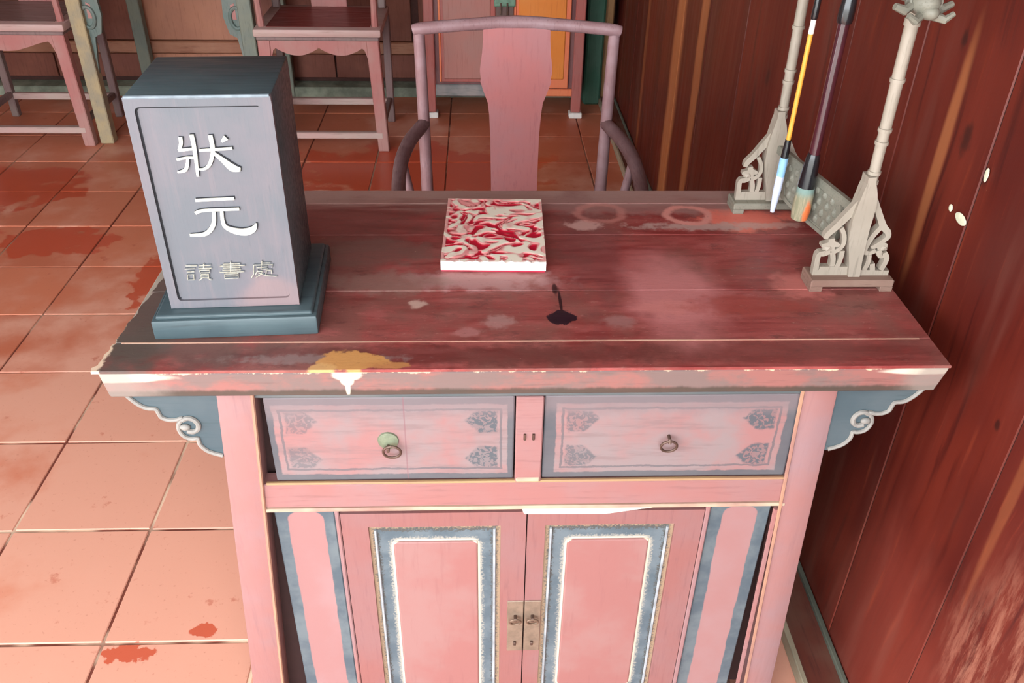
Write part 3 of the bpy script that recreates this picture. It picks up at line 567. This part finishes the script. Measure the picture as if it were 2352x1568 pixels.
# ------------------------------------------------------------------ the brush rack
RB = Vector((.5996, 1.2226, TOPZ))
rack = empty('brush_rack', RB, 'beige carved brush rack with openwork feet standing on the table by the plank wall', 'brush rack')
m_rk = lacquer('bone_coloured_carving', lin(152, 142, 128), lin(166, 154, 140), lin(104, 96, 84), 'z', .7, .5, 2.)
m_rg = lacquer('grey_carving', lin(118, 116, 104), lin(142, 138, 124), lin(80, 80, 70), 'y', .7, .5, 2.)
m_rb = lacquer('stained_base', lin(128, 100, 88), lin(142, 118, 104), lin(92, 64, 58), 'x', .7, .55, 2.)
FX, FY = -.058, .305           # far foot from near foot
def foot(dx, dy, zc, base_mat):
    a = MB()
    for k, (pts, ws) in enumerate(FOOT): a.stroke([(x+dx, z) for x, z in pts] + ([(FOOT[0][0][-1][0]+dx-.001, .205)] if k == 0 else []), ws + [.013] if k == 0 else [v*1.22 for v in ws], dy-(.013 if k == 0 else .006)-k*.0001, dy+(.013 if k == 0 else .006), 4)
    a.ball((dx+.0345, dy, .0375), .006, 1)
    for sx in (-.05, .045): a.ball((dx+sx, dy-.003, .074), .008, 1, (1.2, .8, .9))
    f = a.build('carved_foot', m_rk, rack)
    b = MB().box(dx-.073, dx+.071, dy-.026, dy+.026, .009, .0225, .002)
    for sx in (-.064, .058): b.box(dx+sx-.009, dx+sx+.013, dy-.025, dy+.025, 0, .010, .001)
    b.build('foot_base', base_mat, f)
foot(0, 0, 0, m_rb); foot(FX, FY, 0, m_rg)
PT = .466
def post(dx, dy, zt_):
    zs, r0 = [(.185, .0082)], .0084
    for zr in (.190, .206, .256, .277, .355, zt_-.024):
        rr = r0+.0018*(zr-.18)/.28; wd = .0055 if zr < .4 else .010
        zs += [(zr-.0004, rr), (zr, rr+.0019), (zr+wd, rr+.0019), (zr+wd+.0004, rr)]
    zs += [(zt_, .0102)]
    MB().tube([(dx-.004*min(1, z/.4), dy, z) for z, _ in zs], [r for _, r in zs], 14).build('post', m_rk, rack, True)
post(0, 0, .462); post(FX, FY, .462)
# openwork cross panel low between the feet and the hanging beam with scroll ends above
dirv = Vector((FX, FY, 0)).normalized(); nrm = Vector((-dirv.y, dirv.x, 0)); Lr = math.hypot(FX, FY)
def place(o, t0=0):   # local x runs along the rack, local -y faces the room
    o.rotation_euler.z = math.atan2(FY, FX); return o
pn = MB().box(.01, Lr-.01, -.006, .006, .122, .139, .002)
pn.box(.02, Lr-.02, -.004, .004, .048, .058, .001)
place(pn.build('cross_bar', m_rg, rack))
pl = MB().prism(rloop(.055, Lr-.055, .052, .128, .022), -.003, .003)
for k in range(7):
    for j in range(4): pl.ball((.078+k*.0255+(.012 if j % 2 else 0), 0, .066+j*.017), .0105, 2, (.62, .75, .95))
lo_ = [(.056, .09), (.06, .066), (.075, .053), (Lr/2, .05), (Lr-.075, .053), (Lr-.06, .066), (Lr-.056, .09), (Lr-.06, .112), (Lr-.08, .126), (Lr/2, .129), (.08, .126), (.06, .112), (.056, .09)]
pl.stroke(lo_, [.008]*len(lo_), -.0055, .0055, 3)
place(pl.build('carved_panel', m_rg, rack))
bm_ = MB().tube([(-.035, 0, PT+.012), (0, 0, PT+.010), (Lr/2, 0, PT+.012), (Lr, 0, PT+.010), (Lr+.035, 0, PT+.012)], [.011, .013, .012, .013, .011], 12)
beam = place(bm_.build('hanging_beam', m_rg, rack, True))
for sx in (-.018, Lr+.03):
    hd = MB().ball((sx*1., .0, PT+.014), .024, 2, (1.3, .9, .8)).ball((sx+(-.02 if sx < 0 else .02), 0, PT+.004), .014, 2, (1.2, .9, .8))
    for s in (-1, 1):
        hd.tube([(sx, s*.014, PT+.012), (sx-.006, s*.030, PT+.004), (sx-.004, s*.046, PT+.010)], [.008, .007, .005], 8)
        hd.tube([(sx+.006*math.cos(a)*(1-a/14), s*.0215, PT+.010+.011*math.sin(a)*(1-a/14)) for a in [k*.6 for k in range(17)]], .0022, 6)
        hd.tube([(sx-.016, s*.010, PT-.002), (sx-.026, s*.024, PT-.006), (sx-.026, s*.036, PT+.002)], [.007, .006, .004], 8)
    bmesh.ops.translate(hd.bm, verts=hd.bm.verts, vec=(0, .010, -.004)); place(hd.build('scroll_end', m_rg, rack, True))

for px_, py_ in ((-.0676, .2282), (-.0505, .1371)):
    MB().tube([(FX*py_/FY+.004, py_, PT+.014), (px_+.004, py_, PT+.015), (px_-.002, py_, PT+.018), (px_-.006, py_, PT+.024)], [.004, .0035, .0035, .003], 8).build('peg', m_rg, rack, True)
# ------------------------------------------------------------------ brushes hanging from the beam
m_blk = plain('black_glossy_ferrule', lin(22, 22, 26), .18, .1, 40, .5, 0, .5)
def brush1():
    L = Vector((.5361, 1.4371, .8897)); o = empty('writing_brush', L, 'yellow-handled writing brush with blue-white tip hanging nearest the far post', 'brush', group='brushes on the rack')
    MB().tube([(0, 0, .146), (.002, 0, .338)], .0044, 12).build('handle', plain('yellow_bamboo', lin(232, 160, 62), .35, .08, 50, .5), o, True)
    MB().tube([(.002, 0, .338), (.0024, 0, .362)], .0047, 12).build('white_band', plain('white_bone', lin(240, 234, 226), .35, .04), o, True)
    MB().tube([(.0024, 0, .362), (.0024, 0, .366), (.003, 0, .385), (.003, 0, .418), (.003, 0, .428), (.003, 0, .436)], [.0052, .0062, .0058, .0050, .0025, .0012], 12).build('end_cap', m_blk, o, True)
    MB().tube([(.003, 0, .434), (.003, 0, .4455)], .0011, 6).build('hanging_loop', m_blk, o, True)
    MB().tube([(0, 0, .148), (-.0003, 0, .130), (-.0008, 0, .112)], [.0056, .0068, .0074], 12).build('ferrule', m_blk, o, True)
    MB().tube([(-.0008, 0, .113), (-.0012, 0, .096), (-.0016, 0, .076)], [.0078, .0080, .0078], 14).build('blue_collar', plain('pale_blue_plastic', lin(142, 186, 222), .3, .12, 60, .5), o, True)
    MB().tube([(-.0016, 0, .077), (-.0022, 0, .05), (-.003, 0, .02), (-.0034, 0, .002)], [.0078, .0076, .0060, .0042], 14).build('bristles', plain('white_bristle', lin(206, 214, 236), .6, .08, 120), o, True)
def brush2():
    L = Vector((.5521, 1.3515, .9170)); o = empty('writing_brush', L, 'thick dark maroon writing brush with black ferrule and orange-stained bristles', 'brush', group='brushes on the rack')
    MB().tube([(0, 0, .12), (.002, 0, .352)], .0094, 16).build('handle', plain('maroon_lacquer', lin(62, 20, 30), .12, .15, 40, .5, 0, .8), o, True)
    MB().tube([(.002, 0, .350), (.002, 0, .356), (.0025, 0, .372), (.003, 0, .40), (.003, 0, .408), (.003, 0, .412)], [.0118, .0130, .0128, .0105, .004, .0016], 16).build('end_cap', m_blk, o, True)
    MB().tube([(.003, 0, .410), (.003, 0, .4155)], .0011, 6).build('hanging_loop', m_blk, o, True)
    MB().tube([(0, 0, .128), (-.0005, 0, .118), (-.001, 0, .09), (-.0015, 0, .066)], [.0105, .0122, .0142, .0156], 16).build('ferrule', m_blk, o, True)
    n = NB('stained_bristle'); st = n.noise(30, 4, .7, stretch=(6, 6, .4)); b = n.noise(40, 3)
    c = n.mix(n.sm(st, .4, .6), lin(128, 124, 100), lin(164, 150, 124)); c = n.mix(n.ell(.004, .018, .007, .022, .3, 60, .4, (0, 2)), c, lin(224, 116, 66)); c = n.mix(n.sm(n.xyz()[2], .045, .062), c, lin(120, 142, 134))
    m = n.out(c, .7, st, .5, .002, .2)
    MB().tube([(-.0015, 0, .067), (-.0015, 0, .05), (-.002, 0, .022), (-.002, 0, .004), (-.002, 0, 0)], [.0150, .0165, .0172, .0150, .0085], 18).build('bristles', m, o, True)
brush1(); brush2()

SC = 1.0
# ------------------------------------------------------------------ the armchair behind the table
def armchair():
    L = Vector((.103, 2.18, 0)); o = empty('armchair', L, 'worn mauve-red round-frame armchair with pink splat tucked behind the table', 'chair')
    mt = lacquer('mauve_worn_frame', lin(146, 112, 114), lin(164, 136, 140), lin(104, 74, 76), 'z', .8, .45, 2.); md = lacquer('dark_arm_wood', lin(104, 78, 78), lin(124, 100, 102), lin(70, 50, 50), 'y', .8, .45, 2.)
    ms = lacquer('pink_splat', lin(178, 110, 108), lin(164, 118, 120), lin(154, 92, 94), 'z', .6, .5)
    B = lambda x, y, z: (x-L.x, y-L.y, z)
    for s in (-1, 1):
        cx = .103
        MB().tube([B(cx+s*.250, 2.40, 0), B(cx+s*.256, 2.40, .45), B(cx+s*.258, 2.40, .70), B(cx+s*.262, 2.40, .955)], [.017, .018, .0165, .0155], 12).build('back_post', mt, o, True)
        arm = [(cx+s*.258, 2.40, .705), (cx+s*.272, 2.36, .700), (cx+s*.292, 2.30, .692), (cx+s*.306, 2.20, .684), (cx+s*.308, 2.10, .676), (cx+s*.302, 2.0, .670), (cx+s*.296, 1.96, .665)]
        a2, r2 = smooth2(arm, [.018, .019, .019, .019, .018, .018, .018], 4)
        MB().tube([B(*p) for p in a2], r2, 12).build('arm', md, o, True)
        MB().tube([B(cx+s*.255, 1.99, 0), B(cx+s*.258, 1.99, .45), B(cx+s*.298, 1.97, .665)], .017, 12).build('front_leg', mt, o, True)
        MB().tube([B(cx+s*.29, 2.18, .47), B(cx+s*.285, 2.185, .56), B(cx+s*.306, 2.19, .68)], [.012, .013, .011], 10).build('arm_strut', mt, o, True)
        MB().tube([B(cx+s*.25, 1.99, .14), B(cx+s*.25, 2.40, .14)], .013, 8).build('stretcher', mt, o, True)
    cx = .103
    rail = [(cx-.278, 2.395, .962), (cx-.25, 2.397, .966), (cx-.13, 2.415, .972), (cx, 2.425, .976), (cx+.13, 2.415, .972), (cx+.25, 2.397, .966), (cx+.278, 2.395, .962)]
    a2, r2 = smooth2(rail, [.0135, .0165, .0165, .0185, .0165, .0165, .0135], 4)
    MB().tube([B(*p) for p in a2], r2, 12).build('top_rail', mt, o, True)
    # splat: a shaped board with an S-curve in depth
    half = [(.965, .090), (.93, .091), (.895, .094), (.87, .098), (.845, .100), (.828, .097), (.818, .099), (.79, .090), (.755, .078), (.72, .074), (.65, .071), (.55, .069), (.475, .068)]
    m = MB(); rows = []
    for z, hw in half:
        yy = 2.415-.045*math.sin((z-.475)/.49*math.pi)*-.5 + .01*math.sin((z-.475)/.49*2*math.pi)
        rows.append([m.bm.verts.new(B(cx+x, yy+dy, z)) for x, dy in ((-hw, -.006), (-hw*.35, -.006), (hw*.35, -.006), (hw, -.006), (hw, .006), (hw*.35, .006), (-hw*.35, .006), (-hw, .006))])
    for a, b in zip(rows, rows[1:]):
        for k in range(8): m.bm.faces.new((a[k], a[(k+1) % 8], b[(k+1) % 8], b[k]))
    m.bm.faces.new(rows[0]); m.bm.faces.new(rows[-1][::-1]); m.build('splat', ms, o, True)
    MB().box(-.285, .285, -.225, .235, .455, .485, .01, 2).build('seat', lacquer('seat_wood', lin(140, 82, 76), lin(150, 104, 100), lin(96, 56, 54), 'x', .6), o, True)
    MB().box(-.25, .25, -.20, -.185, .40, .456, .004).build('apron', mt, o)
    for y in (1.99, 2.40): MB().tube([B(cx-.25, y, .10 if y < 2 else .16), B(cx+.25, y, .10 if y < 2 else .16)], .013, 8).build('stretcher', mt, o, True)
armchair()

# ------------------------------------------------------------------ chairs, tea table and cupboard against the back wall
m_cp = lacquer('rose_chair_lacquer', lin(166, 106, 101), lin(164, 130, 122), lin(140, 92, 88), 'z', .7, .5); m_cx = lacquer('grey_rose_rail', lin(182, 148, 142), lin(176, 158, 148), lin(138, 108, 102), 'x', .7, .45)
m_cs = lacquer('red_brown_seat', lin(130, 56, 52), lin(112, 64, 60), lin(84, 42, 42), 'x', .6, .4); m_cg = lacquer('grey_rear_leg', lin(124, 100, 98), lin(128, 116, 108), lin(84, 64, 62), 'z', .7, .5)
def side_chair(x0, x1, y0, y1, label, lobes, seat_mat):
    cx = (x0+x1)/2; L = Vector((cx, (y0+y1)/2, 0)); o = empty('side_chair', L, label, 'chair', group='armchairs against the back wall')
    W = (x1-x0)/2; D = (y1-y0)/2; zs = .56
    st = MB().box(-W, W, -D, D, zs-.034, zs, .008, 2).build('seat', m_cx, o, True)
    box('seat_moulding', m_cg, st, -W+.010, W-.010, -D+.006, D-.006, zs-.050, zs-.032, .004)
    box('seat_panel', seat_mat, st, -W+.05, W-.05, -D+.045, D-.04, zs-.01, zs+.0015)
    for s in (-1, 1):
        q = lambda a, b: (s*a, s*b) if s > 0 else (s*b, s*a)
        lo_x, hi_x = q(W-.046, W+.004), q(W-.070, W-.014)
        MB().box(lo_x[0], lo_x[1], -D+.004, -D+.050, 0, zs-.03, .004, 1, (hi_x[0], hi_x[1], -D+.012, -D+.058)).build('leg', m_cp, o)
        MB().box(s*(W-.018)-.018, s*(W-.018)+.018, D-.045, D-.008, 0, zs-.03, .004).build('leg', m_cg, o)
        box('stretcher', m_cg, o, s*(W-.022)-.012, s*(W-.022)+.012, -D+.03, D-.03, .10, .128, .003)
        MB().box(s*(W-.03)-.018, s*(W-.03)+.018, D-.05, D-.018, zs-.002, 1.05, .005, 1, (s*(W-.03)-.014, s*(W-.03)+.014, D-.03, D)).build('back_post', m_cg, o)
        MB().tube([(s*(W-.03), -D+.06, zs-.002), (s*(W-.028), -D+.05, .68), (s*(W-.035), -D+.07, .78)], [.016, .014, .013], 8).build('arm_post', m_cp, o, True)
        MB().tube([(s*(W-.035), -D+.05, .782), (s*(W-.03), 0, .79), (s*(W-.03), D-.03, .80)], .015, 8).build('arm', m_cg, o, True)
    box('stretcher', m_cx, o, -W+.02, W-.02, -D+.004, -D+.036, .062, .092, .004, label='front foot rail'); box('stretcher', m_cx, o, -W+.03, W-.03, D-.04, D-.014, .088, .120, .003)
    a = [( -W+.045, zs-.034), (W-.045, zs-.034)]; pts = []
    z0 = zs-.048; n_ = 40; wi = W-.055
    for k in range(n_+1):
        t = k/n_*2-1
        if abs(t) > .86: z = z0-.036-.11*((abs(t)-.86)/.14)**2
        elif lobes: z = z0-.034-.034*abs(math.sin(t/.86*math.pi))**.9
        else: z = z0-.030-.042*math.cos(t/.86*math.pi/2)**1.5
        pts.append((t*wi, z))
    MB().prism([(-wi, z0)]+pts+[(wi, z0)], -D+.016, -D+.030).build('apron', m_cp, o, label='wavy carved apron under the seat')
    box('back_splat', m_cp, o, -.085, .085, D-.036, D-.02, zs, 1.02, .003)
    MB().tube([(-W+.0, D-.02, 1.05), (0, D-.005, 1.08), (W, D-.02, 1.05)], .02, 8).build('crest_rail', m_cg, o, True)
    return o
side_chair(-2.37, -1.817, 4.005, 4.45, 'rose lacquered chair at the far left with grey seat, cut by the frame', False, lacquer('grey_seat', lin(128, 102, 100), lin(120, 104, 100), lin(96, 72, 72), 'x', .7, .4))
side_chair(-.985, -.428, 3.945, 4.39, 'rose lacquered chair with red-brown seat and two-lobed apron behind the engraved block', True, m_cs)

def tea_table():
    L = Vector((-1.40, 4.42, 0)); o = empty('tea_table', L, 'tall tan and grey-green table with carved brackets between the two back chairs', 'table')
    m1 = lacquer('tan_stripped_leg', lin(166, 148, 114), lin(140, 132, 114), lin(108, 98, 78), 'z', .9, .6, 2.5, pale=lin(204, 196, 170)); m2 = lacquer('grey_green_leg', lin(120, 124, 110), lin(108, 116, 108), lin(84, 88, 78), 'z', .8, .6, 2.); m3 = lacquer('grey_green_carving', lin(96, 112, 106), lin(124, 124, 116), lin(60, 72, 68), 'z', .7, .5, 2.)
    for x, y, m in ((-.368, -.35, m1), (.37, -.35, m2), (-.368, .34, m2), (.37, .34, m2)):
        MB().box(x-.031, x+.031, y-.028, y+.028, 0, .86, .004).build('leg', m, o)
    MB().box(-.403, .403, -.40, .40, .86, .90, .006).build('table_top', m2, o); box('apron', m3, o, -.345, .34, -.345, -.325, .78, .86)
    for s in (-1, 1):
        x = s*.37; f = lambda a: x-s*a
        b = MB().prism([(f(.03), .30), (f(.042), .40), (f(.052), .47), (f(.056), .49), (f(.086), .505), (f(.092), .53), (f(.104), .58), (f(.100), .65), (f(.12), .72), (f(.15), .78), (f(.03), .78)], -.350, -.332).build('bracket', m3, o)
        MB().tube([(f(.045+.028*math.cos(a)), -.353, .575+.045*math.sin(a)) for a in [R(40+k*20) for k in range(-8, 12)]], .009, 8).build('scroll', m3, b, True)
        MB().prism([(f(.045), .57), (f(.062), .57), (f(.066), .63), (f(.048), .64)], -.3515, -.345).build('painted_inset', m_cp, b)
        box('side_rail', m2, o, x-.015, x+.015, -.33, .32, .78, .86); 
        
tea_table()

def cupboard():
    L = Vector((.128, 4.61, 0)); o = empty('cupboard', L, 'red-framed cupboard with one pinkish and one orange door behind the armchair', 'cabinet')
    B = L; mf = lacquer('rose_brown_frame', lin(170, 92, 84), lin(160, 108, 104), lin(126, 66, 62), 'z', .6); mo = lacquer('orange_door_wood', lin(222, 132, 56), lin(228, 146, 76), lin(196, 104, 44), 'z', .6, .45); mp = lacquer('pinkish_door', lin(172, 116, 106), lin(160, 122, 114), lin(150, 96, 88), 'z', .6)
    ml = lacquer('orange_moulding', lin(226, 120, 84), lin(222, 140, 96), lin(190, 92, 66), 'z', .5); mg = lacquer('grey_rail', lin(112, 118, 120), lin(168, 156, 150), lin(84, 90, 92), 'x', .7)
    mdk = lacquer('dark_leg', lin(112, 70, 70), lin(128, 92, 90), lin(74, 48, 50), 'z', .7)
    H = 1.35
    for s in (-1, 1):
        for y in (4.41, 4.77): MB().box(L.x+s*.372-.025, L.x+s*.372+.025, y, y+.045, .03, H, .005).build('leg', mf if y < 4.5 else mdk, o, off=L)
    box('body', mdk, o, L.x-.355, L.x+.355, 4.43, 4.80, .12, H, off=L)
    box('bottom_rail', mg, o, L.x-.35, L.x-.02, 4.415, 4.45, .112, .172, .005, off=L, label='grey lower rail'); box('bottom_rail', ml, o, L.x-.02, L.x+.35, 4.417, 4.45, .112, .150, .005, off=L)
    for x0, x1, m, md_ in ((L.x-.325, L.x-.045, mp, mf), (L.x+.045, L.x+.325, mo, ml)):
        d = box('cupboard_door', md_, o, x0, x1, 4.414, 4.436, .185 if m is mp else .155, H-.08, .004, off=L)
        box('panel', m, d, x0+.022, x1-.022, 4.409, 4.42, .20, H-.12, .006, off=L)
        MB().tube([(x0+.006, 4.413, .19), (x0+.006, 4.413, H-.1)], .006, 6).build('bead', ml, d, off=L)
    box('centre_stile', lacquer('grey_brown_stile', lin(108, 84, 78), lin(120, 104, 98), lin(80, 60, 58), 'z', .6), o, L.x-.045, L.x+.045, 4.41, 4.44, .172, H-.05, .004, off=L)
    lk = MB().box(L.x-.052, L.x+.052, 4.402, 4.411, .555, .66, .006, 2).build('lock_plate', plain('green_brass', lin(110, 142, 122), .5, .2, 40, .5, .4), o, off=L)
    MB().tube([(L.x-.02, 4.40, .575), (L.x-.02, 4.398, .52)], .004, 6).tube([(L.x+.012, 4.40, .575), (L.x+.012, 4.398, .505)], .004, 6).build('lock_pin', IRON, lk, off=L)
    MB().box(L.x-.40, L.x+.40, 4.39, 4.83, H, H+.04, .006).build('cupboard_top', mf, o, off=L)
    return L
LC = cupboard()
for k, (x, lab) in enumerate(((.372, 'small white block under the right front leg of the back cupboard'), (-.372, 'small white block under the left front leg of the back cupboard'))):
    for y in (4.4325,) : tag(MB().box(LC.x+x-.034, LC.x+x+.034, y-.03, y+.03, 0, .03, .006, 2).build('foot_block', plain('white_stone_pad_%d' % k, lin(226, 222, 216), .6, .06), None, off=(LC.x+x, y, 0)), lab, 'block', 'blocks under the cupboard').location = (LC.x+x, y, 0)
for x, lab in ((.372, 'white block hidden under the rear leg of the cupboard nearest the green pillar'), (-.372, 'white block hidden under the rear leg of the cupboard away from the green pillar')):
    tag(MB().box(-.034, .034, -.03, .03, 0, .03, .006, 2).build('foot_block', bpy.data.materials['white_stone_pad_0'], None), lab, 'block', 'blocks under the cupboard').location = (LC.x+x, 4.7925, 0)
